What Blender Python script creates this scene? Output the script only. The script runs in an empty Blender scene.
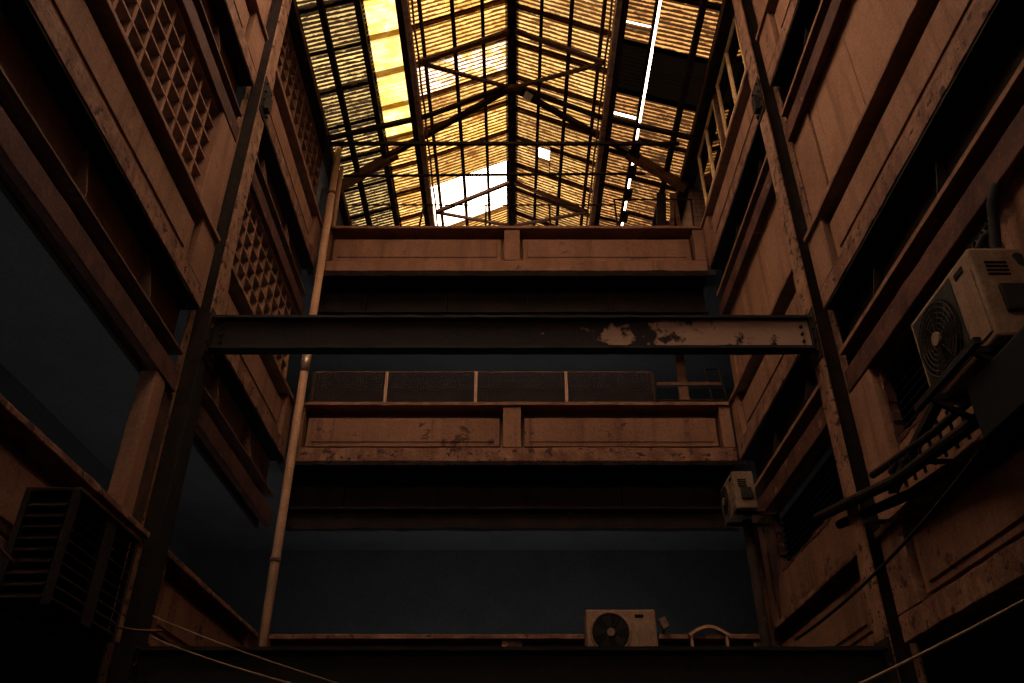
import bpy, bmesh, math, random
from mathutils import Vector, Matrix
random.seed(7)
C = bpy.context.scene.collection
H = 1.6                      # eye height; all heights below are written relative to the eye
PI = math.pi

# ------------------------------------------------------------------ materials
def new_mat(name):
    m = bpy.data.materials.new(name); m.use_nodes = True
    nt = m.node_tree; nt.nodes.clear()
    out = nt.nodes.new('ShaderNodeOutputMaterial')
    return m, nt, out

def N(nt, typ, **kw):
    n = nt.nodes.new(typ)
    for k, v in kw.items():
        if hasattr(n, k): setattr(n, k, v)
    return n

def noise_fac(nt, coord, scale, detail=6, rough=.6, stretch=(1,1,1), lo=.4, hi=.6):
    mp = N(nt, 'ShaderNodeMapping'); mp.inputs['Scale'].default_value = stretch
    nt.links.new(coord, mp.inputs['Vector'])
    no = N(nt, 'ShaderNodeTexNoise'); no.inputs['Scale'].default_value = scale
    no.inputs['Detail'].default_value = detail; no.inputs['Roughness'].default_value = rough
    nt.links.new(mp.outputs[0], no.inputs['Vector'])
    mr = N(nt, 'ShaderNodeMapRange'); mr.inputs['From Min'].default_value = lo; mr.inputs['From Max'].default_value = hi
    mr.interpolation_type = 'SMOOTHSTEP'
    nt.links.new(no.outputs['Fac'], mr.inputs['Value'])
    return mr.outputs[0], no.outputs['Fac']

def mixc(nt, fac, a, b):
    mx = N(nt, 'ShaderNodeMix'); mx.data_type = 'RGBA'
    for sock, v in ((mx.inputs[6], a), (mx.inputs[7], b)):
        if isinstance(v, tuple): sock.default_value = (*v, 1)
        else: nt.links.new(v, sock)
    if isinstance(fac, float): mx.inputs[0].default_value = fac
    else: nt.links.new(fac, mx.inputs[0])
    return mx.outputs[2]

ALB = (.675, .60, .56)                    # overall albedo scale, lowered to weaken bounced light
def surface(name, base, alt, stain=None, scale=1.6, stain_amt=(.52, .66), streak=None, rough=.85, metal=0., bump=.25, fine=14.):
    sc = lambda c: tuple(q*w for q, w in zip(c, ALB)) if c else c
    base, alt, stain, streak = sc(base), sc(alt), sc(stain), sc(streak)
    """weathered surface: two-tone mottling, peeling patches with hard edges, run-down streaks and grain"""
    m, nt, out = new_mat(name)
    tc = N(nt, 'ShaderNodeTexCoord'); geo = N(nt, 'ShaderNodeNewGeometry')
    co = geo.outputs['Position']
    f1, raw = noise_fac(nt, co, scale, 8, .62, (1,1,1), .38, .64)
    col = mixc(nt, f1, base, alt)
    if streak:
        f2, _ = noise_fac(nt, co, 3.2, 5, .6, (1.8, 1.8, .14), .47, .68)
        col = mixc(nt, f2, col, streak)
    if stain:
        f3, _ = noise_fac(nt, co, scale*1.7, 10, .68, (1,1,1.3), *stain_amt)
        col = mixc(nt, f3, col, stain)
    f4, r4 = noise_fac(nt, co, fine*3, 5, .7, (1,1,1), .2, .8)
    dk = N(nt, 'ShaderNodeMix'); dk.data_type = 'RGBA'; dk.blend_type = 'MULTIPLY'; dk.inputs[0].default_value = .45
    nt.links.new(col, dk.inputs[6]); 
    g = N(nt, 'ShaderNodeCombineColor')
    for i in range(3): nt.links.new(f4, g.inputs[i])
    nt.links.new(g.outputs[0], dk.inputs[7])
    b = N(nt, 'ShaderNodeBsdfPrincipled'); b.inputs['Roughness'].default_value = rough; b.inputs['Metallic'].default_value = metal
    b.inputs['Specular IOR Level'].default_value = .10
    nt.links.new(dk.outputs[2], b.inputs['Base Color'])
    if bump:
        bp = N(nt, 'ShaderNodeBump'); bp.inputs['Strength'].default_value = bump; bp.inputs['Distance'].default_value = .02
        _, rb = noise_fac(nt, co, fine, 8, .7)
        nt.links.new(rb, bp.inputs['Height']); nt.links.new(bp.outputs[0], b.inputs['Normal'])
    nt.links.new(b.outputs[0], out.inputs['Surface'])
    return m

RIB = .074                                   # corrugation pitch
def sheet_mat(name, light, dirt, patch, duty, patch_amt=(.55, .7), worn=None, alpha=.9, lapdirt=.8, soot=(.58, .70)):
    """corrugated translucent roofing: dirt lies in the troughs and in blotches, the crests let daylight through"""
    m, nt, out = new_mat(name)
    tc = N(nt, 'ShaderNodeTexCoord'); geo = N(nt, 'ShaderNodeNewGeometry')
    sp = N(nt, 'ShaderNodeSeparateXYZ'); nt.links.new(tc.outputs['Object'], sp.inputs[0])
    mu = N(nt, 'ShaderNodeMath', operation='MULTIPLY'); mu.inputs[1].default_value = 2*PI/RIB
    nt.links.new(sp.outputs['Y'], mu.inputs[0])
    sn = N(nt, 'ShaderNodeMath', operation='SINE'); nt.links.new(mu.outputs[0], sn.inputs[0])
    _, nz = noise_fac(nt, geo.outputs['Position'], 5, 7, .78, (.9, 3.5, 1))
    ad = N(nt, 'ShaderNodeMath', operation='MULTIPLY_ADD'); ad.inputs[1].default_value = 5.0
    nt.links.new(nz, ad.inputs[0]); nt.links.new(sn.outputs[0], ad.inputs[2])
    mr = N(nt, 'ShaderNodeMapRange'); mr.interpolation_type = 'SMOOTHSTEP'
    mr.inputs['From Min'].default_value = 2.5 + duty - .28; mr.inputs['From Max'].default_value = 2.5 + duty + .28
    nt.links.new(ad.outputs[0], mr.inputs['Value'])
    lap = N(nt, 'ShaderNodeMapRange'); lap.interpolation_type = 'SMOOTHSTEP'          # dirt caught along the side lap
    lap.inputs['From Min'].default_value = .10; lap.inputs['From Max'].default_value = .15
    lap.inputs['To Min'].default_value = lapdirt; lap.inputs['To Max'].default_value = 0
    nz2 = N(nt, 'ShaderNodeMath', operation='MULTIPLY_ADD'); nz2.inputs[1].default_value = .16
    nt.links.new(nz, nz2.inputs[0]); nt.links.new(sp.outputs['Y'], nz2.inputs[2])
    sb = N(nt, 'ShaderNodeMath', operation='SUBTRACT'); sb.inputs[1].default_value = .08
    nt.links.new(nz2.outputs[0], sb.inputs[0]); nt.links.new(sb.outputs[0], lap.inputs['Value'])
    fp, _ = noise_fac(nt, geo.outputs['Position'], 2.1, 9, .7, (.55, 1.6, 1), *patch_amt)
    lightc = mixc(nt, fp, light, patch)
    if worn:
        fw, _ = noise_fac(nt, geo.outputs['Position'], 3.0, 10, .75, (.8, 1.6, 1), .44, .56)
        lightc = mixc(nt, fw, lightc, worn)
    info = N(nt, 'ShaderNodeObjectInfo')
    va = N(nt, 'ShaderNodeMapRange'); va.inputs['To Min'].default_value = .26; va.inputs['To Max'].default_value = .44
    nt.links.new(info.outputs['Random'], va.inputs['Value'])
    sc = N(nt, 'ShaderNodeVectorMath', operation='SCALE'); nt.links.new(lightc, sc.inputs[0]); nt.links.new(va.outputs[0], sc.inputs['Scale'])
    col = mixc(nt, mr.outputs[0], dirt, sc.outputs[0])
    col = mixc(nt, lap.outputs[0], col, tuple(q*.8 for q in dirt) if lapdirt > .6 else tuple(q*.3 for q in patch))
    fs, _ = noise_fac(nt, geo.outputs['Position'], 1.3, 10, .78, (.8, 1.9, 1), *soot)
    col = mixc(nt, fs, col, tuple(q*.7 for q in dirt))
    tr = N(nt, 'ShaderNodeBsdfTranslucent'); nt.links.new(col, tr.inputs['Color'])
    df = N(nt, 'ShaderNodeBsdfDiffuse'); 
    dsc = N(nt, 'ShaderNodeVectorMath', operation='SCALE'); dsc.inputs['Scale'].default_value = .35
    nt.links.new(col, dsc.inputs[0]); nt.links.new(dsc.outputs[0], df.inputs['Color'])
    mx = N(nt, 'ShaderNodeMixShader'); mx.inputs[0].default_value = alpha
    nt.links.new(df.outputs[0], mx.inputs[1]); nt.links.new(tr.outputs[0], mx.inputs[2])
    tp = N(nt, 'ShaderNodeBsdfTransparent'); nt.links.new(col, tp.inputs['Color'])
    m2 = N(nt, 'ShaderNodeMixShader'); m2.inputs[0].default_value = .6
    nt.links.new(mx.outputs[0], m2.inputs[1]); nt.links.new(tp.outputs[0], m2.inputs[2])
    nt.links.new(m2.outputs[0], out.inputs['Surface'])
    return m

def plastic_mat():  # translucent white for the glint painted on the roof brace
    m, nt, out = new_mat('white translucent plastic')
    tr = N(nt, 'ShaderNodeBsdfTranslucent'); tr.inputs['Color'].default_value = (.9, .88, .8, 1)
    df = N(nt, 'ShaderNodeBsdfDiffuse'); df.inputs['Color'].default_value = (.8, .76, .7, 1)
    mx = N(nt, 'ShaderNodeMixShader'); mx.inputs[0].default_value = .6
    nt.links.new(df.outputs[0], mx.inputs[1]); nt.links.new(tr.outputs[0], mx.inputs[2]); nt.links.new(mx.outputs[0], out.inputs['Surface'])
    return m

def brick_mat():
    m, nt, out = new_mat('old brick')
    geo = N(nt, 'ShaderNodeNewGeometry'); sp = N(nt, 'ShaderNodeSeparateXYZ'); nt.links.new(geo.outputs['Position'], sp.inputs[0])
    cb = N(nt, 'ShaderNodeCombineXYZ')
    ad = N(nt, 'ShaderNodeMath', operation='ADD'); nt.links.new(sp.outputs['X'], ad.inputs[0]); nt.links.new(sp.outputs['Y'], ad.inputs[1])
    nt.links.new(ad.outputs[0], cb.inputs[0]); nt.links.new(sp.outputs['Z'], cb.inputs[1])
    br = N(nt, 'ShaderNodeTexBrick'); br.inputs['Scale'].default_value = 2.6
    br.inputs['Color1'].default_value = (.30,.16,.09,1); br.inputs['Color2'].default_value = (.20,.10,.06,1); br.inputs['Mortar'].default_value = (.08,.05,.04,1)
    nt.links.new(cb.outputs[0], br.inputs['Vector'])
    b = N(nt, 'ShaderNodeBsdfPrincipled'); b.inputs['Roughness'].default_value = .9
    nt.links.new(br.outputs['Color'], b.inputs['Base Color']); nt.links.new(b.outputs[0], out.inputs['Surface'])
    return m

def glass_mat():
    m, nt, out = new_mat('dusty window glass')
    gl = N(nt, 'ShaderNodeBsdfGlossy'); gl.inputs['Roughness'].default_value = .03; gl.inputs['Color'].default_value = (.8,.74,.6,1)
    tr = N(nt, 'ShaderNodeBsdfTransparent'); tr.inputs['Color'].default_value = (.35,.33,.25,1)
    mx = N(nt, 'ShaderNodeMixShader'); mx.inputs[0].default_value = .8
    nt.links.new(tr.outputs[0], mx.inputs[1]); nt.links.new(gl.outputs[0], mx.inputs[2]); nt.links.new(mx.outputs[0], out.inputs['Surface'])
    return m

def beam_mat():
    """black steel whose old tan paint survives only on its right-hand stretch"""
    m = surface('scabby painted steel', (.032,.018,.015), (.022,.014,.013), (.12,.06,.045), 3.0, (.64,.74), None, rough=.75, bump=.5)
    nt = m.node_tree; b = [n for n in nt.nodes if n.type == 'BSDF_PRINCIPLED'][0]
    src = b.inputs['Base Color'].links[0].from_socket
    geo = N(nt, 'ShaderNodeNewGeometry'); sp = N(nt, 'ShaderNodeSeparateXYZ'); nt.links.new(geo.outputs['Position'], sp.inputs[0])
    _, nz = noise_fac(nt, geo.outputs['Position'], 2.6, 9, .68)
    ma = N(nt, 'ShaderNodeMath', operation='MULTIPLY_ADD'); ma.inputs[1].default_value = .12
    nt.links.new(sp.outputs['X'], ma.inputs[0]); nt.links.new(nz, ma.inputs[2])
    mr = N(nt, 'ShaderNodeMapRange'); mr.inputs['From Min'].default_value = .64; mr.inputs['From Max'].default_value = .69
    nt.links.new(ma.outputs[0], mr.inputs['Value'])
    nt.links.new(mixc(nt, mr.outputs[0], src, (.29,.16,.11)), b.inputs['Base Color'])
    return m

M = dict(
    plaster=surface('stained plaster', (.50,.265,.165), (.40,.205,.125), (.26,.125,.08), 1.1, (.60,.74), (.33,.165,.10), bump=.2),
    oldplaster=surface('peeling plaster', (.40,.205,.13), (.31,.155,.10), (.16,.08,.055), 1.7, (.54,.64), (.24,.12,.075), bump=.4),
    concrete=surface('painted concrete', (.45,.235,.15), (.36,.185,.115), (.20,.095,.065), 2.0, (.60,.70), (.29,.145,.09), bump=.3),
    patchy=surface('patchy concrete', (.42,.22,.14), (.34,.17,.108), (.14,.066,.048), 1.6, (.58,.63), (.27,.13,.085), bump=.4),
    worn=surface('flaking concrete', (.46,.245,.16), (.25,.12,.078), (.105,.05,.038), 5.0, (.55,.61), (.24,.115,.078), bump=.6),
    dimlintel=surface('dark wine flaking paint', (.16,.07,.055), (.095,.042,.034), (.30,.165,.115), 3.4, (.62,.68), None, bump=.5),  # lintel paint darkened to carry the left wall's dimmer light
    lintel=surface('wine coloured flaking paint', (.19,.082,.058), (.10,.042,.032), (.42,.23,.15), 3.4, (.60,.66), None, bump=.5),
    girder=surface('rusted girder paint', (.24,.12,.08), (.17,.085,.06), (.09,.045,.035), 2.5, (.54,.66), None, rough=.7, bump=.3),
    beam=beam_mat(),
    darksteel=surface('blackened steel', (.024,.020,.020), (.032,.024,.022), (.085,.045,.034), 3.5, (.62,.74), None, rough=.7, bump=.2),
    flange=surface('column flange paint', (.50,.27,.17), (.33,.17,.11), (.08,.04,.03), 5.0, (.54,.60), None, rough=.7, bump=.4),
    rustflange=surface('rusted flange', (.13,.065,.045), (.07,.038,.03), (.24,.13,.085), 4.5, (.60,.68), None, rough=.8, bump=.5),
    roofsteel=surface('black roof steel', (.022,.015,.012), (.045,.025,.018), (.11,.05,.03), 5.0, (.60,.72), None, rough=.8, bump=.1),
    rod=surface('rusty rod', (.17,.085,.055), (.10,.05,.035), (.3,.18,.11), 5., (.58,.68), None, rough=.7, bump=.1),
    litrod=surface('rubbed rusty bar', (.62,.36,.23), (.36,.19,.12), (.12,.06,.04), 5., (.56,.68), None, rough=.7, bump=.1),  # rod colour raised so the lacing reads as lit
    timber=surface('weathered grey timber', (.72,.52,.38), (.42,.28,.20), (.12,.075,.055), 5.0, (.54,.66), None, bump=.3),
    brownwood=surface('brown timber', (.33,.18,.11), (.22,.115,.07), (.10,.05,.035), 4.0, (.54,.66), None, bump=.3),
    pale=surface('pale paint', (.80,.74,.66), (.68,.60,.5), (.35,.22,.14), 4., (.62,.74), None, bump=.05),
    pipe=surface('painted drain pipe', (.80,.47,.30), (.66,.38,.24), (.26,.14,.09), 4., (.62,.74), None, rough=.5, bump=.05),
    collar=surface('bare metal collar', (.75,.55,.42), (.6,.42,.32), None, 5., (.6,.7), None, rough=.3, metal=.6, bump=.05),
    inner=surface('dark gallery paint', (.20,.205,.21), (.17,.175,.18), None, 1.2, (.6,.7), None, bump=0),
    ground=surface('dark ground', (.05,.045,.045), (.035,.03,.03), None, 1.2, (.6,.7), None, bump=.2),
    ac=surface('yellowed casing', (.46,.29,.195), (.38,.235,.155), (.20,.11,.075), 4., (.60,.72), (.30,.17,.11), rough=.55, bump=.05),
    acdim=surface('grimy casing', (.34,.23,.16), (.26,.17,.115), (.12,.07,.05), 4., (.55,.68), None, rough=.6, bump=.05),
    acdark=surface('dark casing', (.05,.04,.036), (.035,.028,.026), (.09,.055,.04), 4., (.58,.7), None, rough=.6, bump=.05),
    fin=surface('dusty fin', (.09,.05,.038), (.03,.02,.018), None, 7., (.6,.7), None, rough=.6, bump=.05),
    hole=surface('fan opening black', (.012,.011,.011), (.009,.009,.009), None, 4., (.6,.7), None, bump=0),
    wire=surface('mesh wire', (.10,.06,.045), (.06,.035,.028), None, 8., (.6,.7), None, bump=0),
    cable=surface('black cable', (.02,.018,.018), (.03,.025,.022), None, 8., (.6,.7), None, bump=0),
    palecable=surface('pale cable', (.42,.27,.18), (.3,.19,.13), None, 8., (.6,.7), None, bump=0),
    plastic=plastic_mat(),
    brass=surface('gilded window frame', (1.4,1.0,.55), (1.1,.75,.4), None, 5., (.6,.7), None, rough=.35, metal=.2, bump=.05),  # golden glints of the sashes put into the base colour
    brick=brick_mat(), glass=glass_mat(),
    s_dim=sheet_mat('dirty ribbed sheet', (.52,.43,.19), (.006,.004,.003), (.03,.018,.008), .55, (.54,.66), soot=(.52,.64)),
    s_bright=sheet_mat('clear yellow sheet', (.74,.57,.17), (.46,.27,.06), (.60,.32,.07), -1.0, (.58,.73), (.95,.88,.52), lapdirt=.58, soot=(.80,.95)),
    s_gold=sheet_mat('golden sheet', (.62,.43,.115), (.035,.014,.005), (.20,.075,.02), .12, (.51,.64), (.80,.60,.22), lapdirt=.82, soot=(.60,.72)),
    s_worn=sheet_mat('bleached sheet', (.62,.44,.15), (.05,.025,.01), (.3,.12,.04), -.2, (.56,.68), (1.,1.,1.), lapdirt=.82, soot=(.70,.85)),
    s_amber=sheet_mat('amber sheet', (.50,.33,.115), (.020,.010,.004), (.12,.045,.014), .36, (.52,.65), (.58,.42,.18), lapdirt=.85),
    s_brown=sheet_mat('brown sheet', (.36,.20,.075), (.010,.005,.0025), (.05,.02,.008), .42, (.49,.62), (.44,.26,.10), lapdirt=.85, soot=(.54,.66)),
    s_black=sheet_mat('blackened sheet', (.0012,.0008,.0005), (.0006,.0004,.0003), (.0008,.0006,.0004), .3, (.5,.6)),
)

# ------------------------------------------------------------------ mesh building
class MB:
    def __init__(s): s.v = []; s.f = []; s.c = []
    def add(s, vs, fs):
        o = len(s.v); s.c.append((o, len(s.f))); s.v += [Vector(q) for q in vs]; s.f += [tuple(i+o for i in f) for f in fs]
        return s
    def box(s, x0, x1, y0, y1, z0, z1, rough=0., step=.14):
        x0, x1 = min(x0,x1), max(x0,x1); y0, y1 = min(y0,y1), max(y0,y1)
        if not rough:
            return s.add([(x0,y0,z0),(x1,y0,z0),(x1,y1,z0),(x0,y1,z0),(x0,y0,z1),(x1,y0,z1),(x1,y1,z1),(x0,y1,z1)],
                         [(0,3,2,1),(4,5,6,7),(0,1,5,4),(1,2,6,5),(2,3,7,6),(3,0,4,7)])
        lx, ly = x1-x0, y1-y0
        n = max(1, int(max(lx, ly)/step)); vs = []; fs = []
        for i in range(n+1):
            t = i/n; e = 0 if i in (0, n) else rough
            for a, b in ((0,0),(1,0),(1,1),(0,1)):
                j = lambda: random.uniform(-1,1)*e*(2.2 if random.random() < .12 else .7)
                if ly >= lx: vs.append((x0+lx*a+j()*.5, y0+ly*t, (z0,z1)[b]+j()))
                else: vs.append((x0+lx*t, y0+ly*a+j()*.5, (z0,z1)[b]+j()))
        for i in range(n):
            o = i*4
            for k in range(4):
                q = (o+k, o+(k+1)%4, o+4+(k+1)%4, o+4+k)
                fs.append(q if ly < lx else q[::-1])
        fs.append((3,2,1,0) if ly < lx else (0,1,2,3)); fs.append(tuple(n*4+k for k in ((0,1,2,3) if ly < lx else (3,2,1,0))))
        return s.add(vs, fs)
    def bar(s, p, q, w, h, up=(0,0,1)):
        p, q = Vector(p), Vector(q); d = (q-p).normalized(); up = Vector(up)
        if abs(d.dot(up)) > .98: up = Vector((0,1,0))
        r = d.cross(up).normalized(); u = r.cross(d)
        vs = []
        for c in (p, q):
            for a, b in ((-1,-1),(1,-1),(1,1),(-1,1)): vs.append(c + r*a*w/2 + u*b*h/2)
        return s.add(vs, [(3,2,1,0),(4,5,6,7),(0,1,5,4),(1,2,6,5),(2,3,7,6),(3,0,4,7)])
    def tube(s, pts, r, n=10):
        pts = [Vector(p) for p in pts]; vs = []; fs = []
        d0 = (pts[1]-pts[0]).normalized(); ref = Vector((0,0,1)) if abs(d0.z) < .9 else Vector((1,0,0))
        a = d0.cross(ref).normalized()
        for i, p in enumerate(pts):
            d = (pts[min(i+1,len(pts)-1)]-pts[max(i-1,0)]).normalized()
            a = (a - d*a.dot(d)).normalized(); b = d.cross(a)
            rr = r[i] if isinstance(r, (list,tuple)) else r
            for k in range(n):
                t = 2*PI*k/n; vs.append(p + a*math.cos(t)*rr + b*math.sin(t)*rr)
        for i in range(len(pts)-1):
            for k in range(n): fs.append((i*n+k, i*n+(k+1)%n, (i+1)*n+(k+1)%n, (i+1)*n+k))
        fs.append(tuple(range(n))[::-1]); fs.append(tuple((len(pts)-1)*n+k for k in range(n)))
        return s.add(vs, fs)
    def disc(s, c, r, axis, t, n=32):
        c = Vector(c); ax = Vector(axis).normalized()
        return s.tube([c-ax*t/2, c+ax*t/2], r, n)
    def ring(s, c, R, r, axis, n=40, m=6):
        c = Vector(c); ax = Vector(axis).normalized(); a = ax.orthogonal().normalized(); b = ax.cross(a); vs=[]; fs=[]
        for i in range(n):
            t = 2*PI*i/n; d = a*math.cos(t)+b*math.sin(t)
            for k in range(m):
                u = 2*PI*k/m; vs.append(c + d*(R+r*math.cos(u)) + ax*r*math.sin(u))
        for i in range(n):
            for k in range(m): fs.append((i*m+k, ((i+1)%n)*m+k, ((i+1)%n)*m+(k+1)%m, i*m+(k+1)%m))
        return s.add(vs, fs)
    def quadstrip(s, rows):
        n = len(rows[0]); vs = [p for r in rows for p in r]
        return s.add(vs, [(i*n+k, i*n+k+1, (i+1)*n+k+1, (i+1)*n+k) for i in range(len(rows)-1) for k in range(n-1)])
    def each(s, name, mat, parent=None, bevel=0., smooth=False, local=False):
        """every added piece becomes a part of its own"""
        ends = s.c[1:]+[(len(s.v), len(s.f))]
        for (v0, f0), (v1, f1) in zip(s.c, ends):
            q = MB(); q.v = s.v[v0:v1]; q.f = [tuple(i-v0 for i in f) for f in s.f[f0:f1]]
            q.build(name, mat, parent, bevel, smooth, local)
    def build(s, name, mat, parent=None, bevel=0., smooth=False, local=False):
        """origin at the base centre (top level) or the parent's origin; local=True: vertices are already in the parent's frame"""
        vs = s.v if local else [v + Vector((0,0,H)) for v in s.v]
        if parent is None:
            lo = Vector(min(v[i] for v in vs) for i in range(3)); hi = Vector(max(v[i] for v in vs) for i in range(3))
            org = Vector(((lo.x+hi.x)/2, (lo.y+hi.y)/2, lo.z))
        else:
            org = Vector((0,0,0)); q = parent
            while q and not local: org += q.matrix_basis.translation; q = q.parent
        me = bpy.data.meshes.new(name); me.from_pydata([v-org for v in vs], [], s.f); me.update()
        bm = bmesh.new(); bm.from_mesh(me); bmesh.ops.recalc_face_normals(bm, faces=bm.faces[:]); bm.to_mesh(me); bm.free()
        mats = mat if isinstance(mat, list) else [mat]
        for q in mats: me.materials.append(M[q])
        if smooth:
            for p in me.polygons: p.use_smooth = True
        o = bpy.data.objects.new(name, me); C.objects.link(o)
        if parent is None: o.location = org
        else: o.parent = parent
        if bevel:
            b = o.modifiers.new('edge', 'BEVEL'); b.width = bevel; b.segments = 2; b.limit_method = 'ANGLE'
        return o

def tag(o, label, cat, group=None, kind=None):
    o['label'] = label; o['category'] = cat
    if group: o['group'] = group
    if kind: o['kind'] = kind
    return o
def thing(name, label, cat, loc, rz=0., group=None):
    o = bpy.data.objects.new(name, None); C.objects.link(o); o.empty_display_size = .2
    o.matrix_basis = Matrix.Translation(Vector(loc)+Vector((0,0,H))) @ Matrix.Rotation(rz, 4, 'Z')
    return tag(o, label, cat, group, 'thing')
def struct(name, mb, mat, bevel=0.):
    o = mb.build(name, mat, bevel=bevel); o['kind'] = 'structure'; return o

# ------------------------------------------------------------------ dimensions (metres, heights from the eye)
W = 3.07                                     # half width between the balcony fronts
PB = {1: 1.49, 2: 4.66, 3: 7.88}             # underside of each balcony
PT = {1: 2.385, 2: 5.55, 3: 8.76}            # top of each balcony front
YB = 10.4                                    # front of the end gallery
COLY = 6.95
BAYS = {'near': (0.0, 6.78), 'far': (7.12, 10.36)}
LV = {1: 'lowest', 2: 'middle', 3: 'top'}
SD = {-1: 'left', 1: 'right'}
EAVE_Z, BREAK_X, BREAK_Z, RIDGE_Z = 10.15, 1.57, 10.69, 11.44
def roof_z(x):
    x = abs(x)
    return RIDGE_Z - .478*x if x < BREAK_X else BREAK_Z - .36*(x-BREAK_X)

# ------------------------------------------------------------------ the shell
struct('floor', MB().box(-6, 6, -7, 17, -1.9, -H), 'ground')
struct('wall_front', MB().box(-6, 6, -7, -6.7, -H, 10.2), 'inner')
for sx in (-1, 1):
    n = SD[sx]
    struct('wall_outer_'+n, MB().box(sx*5.6, sx*5.9, -6.7, 16.5, -H, 10.2), 'inner')
    m = MB()
    for k in (1, 2, 3): m.box(sx*(W+.14), sx*5.6, -6.7, 14.4, PB[k]+.02, PB[k]+.2)
    struct('floor_gallery_'+n, m, 'inner')
    struct('ceiling_gallery_'+n, MB().box(sx*(W+.10), sx*5.6, -6.7, 14.4, 10.16, 10.34), 'inner')
    # piers beside the steel columns
    i = 0
    for k in (1, 2, 3):
        top = {1: PB[2]-.95, 2: PB[3]-.95, 3: 10.15}[k]
        for y0, y1, d in ((6.34 if k == 1 and sx < 0 else 6.30, 6.56 if k == 1 and sx < 0 else 6.80, .115 if k == 2 and sx > 0 else .05), (7.12, 7.30, .10)) + (((10.20, 10.39, .10),) if sx > 0 else ()):
            i += 1; struct('wall_pier_%s_%d' % (n, i), MB().box(sx*(W+d+(.005 if k == 3 else 0)), sx*(W+.20), y0, y1, PT[k], top), 'concrete', .012)
    if sx < 0: struct('wall_pier_left_rust', MB().box(-(W+.07), -(W+.20), 6.57, 6.80, PT[1], PB[2]-.95, .004), 'rustflange')
    struct('wall_lantern_'+n, MB().box(sx*3.3, sx*3.5, -6.7, 6.6, 10.34, 11.7), 'inner')  # unseen wall added to close the sides of the light opening
struct('ceiling_near', MB().box(-3.5, 3.5, -6.7, 1.9, 11.5, 11.7), 'inner')  # unseen slab added to narrow the opening to overhead light
struct('ceiling_near_side', MB().box(0.9, 3.3, 1.9, 6.6, 11.5, 11.7), 'inner')  # unseen slab added so light enters left and favours the right wall
# end gallery
m = MB()
for k in (1, 2, 3): m.box(-3.2, 3.2, YB+.14, 14.2, PB[k]+.02, PB[k]+.2)
struct('floor_gallery_back', m, 'inner')
for k in (2, 3): struct('trim_soffit_%d' % k, MB().box(-3.05, 3.05, YB+.145, YB+.72, PB[k]+.0, PB[k]+.018), 'hole')  # black strips painting the shade under the end gallery slabs
struct('wall_back', MB().box(-5.6, 5.6, 14.2, 14.5, -H, 8.0), 'inner')
struct('wall_ground_back', MB().box(-3.2, 3.2, YB+1.2, YB+1.4, -H, PB[1]), 'inner')
# gable over the far end
g = MB(); zs = [(-3.3, 8.0), (3.3, 8.0), (3.3, 10.1), (BREAK_X, BREAK_Z), (0, RIDGE_Z), (-BREAK_X, BREAK_Z), (-3.3, 10.1)]
g.add([(x, 14.25, z) for x, z in zs]+[(x, 14.45, z) for x, z in zs], [tuple(range(7)), tuple(range(13, 6, -1))]+[(i, (i+1)%7, 7+(i+1)%7, 7+i) for i in range(7)])
struct('wall_gable', g, 'brick')
struct('wall_top_right', MB().box(3.12, 3.35, 10.95, 14.25, 8.0, 10.1), 'brick')
struct('wall_top_left', MB().box(-3.12, -3.35, 10.95, 14.25, 8.0, 10.1), 'inner')

# right hand infill walls (plastered in), with window openings on the lowest storey
def wall_openings(m, x0, x1, y0, y1, z0, z1, ops, rough=.0):
    ops = sorted(ops); y = y0
    for a, b, c, d in ops:
        m.box(x0, x1, y, a, z0, z1); m.box(x0, x1, a, b, z0, c); m.box(x0, x1, a, b, d, z1); y = b
    m.box(x0, x1, y, y1, z0, z1)
m = MB()
XW = W+.12
wall_openings(m, XW, XW+.06, 0, 6.28, PT[1]+.002, PB[2]-.95, [(4.25, 6.26, 2.98, 3.66)])
wall_openings(m, XW, XW+.06, 7.31, 10.19, PT[1]+.002, PB[2]-.95, [(7.38, 9.75, 2.97, 3.67)])
struct('wall_right', m, 'oldplaster', .008)
for i, (k, y0, y1, z1, seams) in enumerate(((2, 0, 6.28, PB[3]-.95, (3.2, 5.25)), (2, 7.31, 10.19, PB[3]-.95, (8.35, 9.35)), (3, 0, 6.28, 10.14, ()))):
    m = MB().box(XW+.02, XW+.2, y0, y1, PT[k]+.002, z1)
    for y in seams: m.box(XW+.013, XW+.03, y, y+.02, PT[k]+.03, z1)               # cover strips over the joints
    struct('wall_right_upper_%d' % (i+1), m, 'plaster', .004)
# broken rims and shutters of the two lower windows
def broken_window(idx, y0, y1, z0, z1):
    m = MB()
    for a in range(int((y1-y0)/.09)+1):
        for z in (z0, z1):
            y = y0+a*.09; h = random.uniform(.01, .06)
            m.box(XW-.006, XW+.07, y, min(y+.095, y1), z-h*.5, z+h*.5)
    for a in range(int((z1-z0)/.09)+1):
        for y in (y0, y1):
            z = z0+a*.09; h = random.uniform(.01, .06)
            m.box(XW-.006, XW+.07, y-h*.5, y+h*.5, z, min(z+.095, z1))
    o = struct('window_%d' % idx, m, 'lintel')
    s = MB(); z = z0+.04
    while z < z1-.04:
        s.bar((XW+.11, y0, z), (XW+.11, y1, z), .07, .012, (.5, 0, 1)); z += .07
    f = s.build('shutter', 'hole', o)
broken_window(1, 4.25, 6.26, 2.98, 3.66)
broken_window(2, 7.38, 9.75, 2.97, 3.67)

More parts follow.
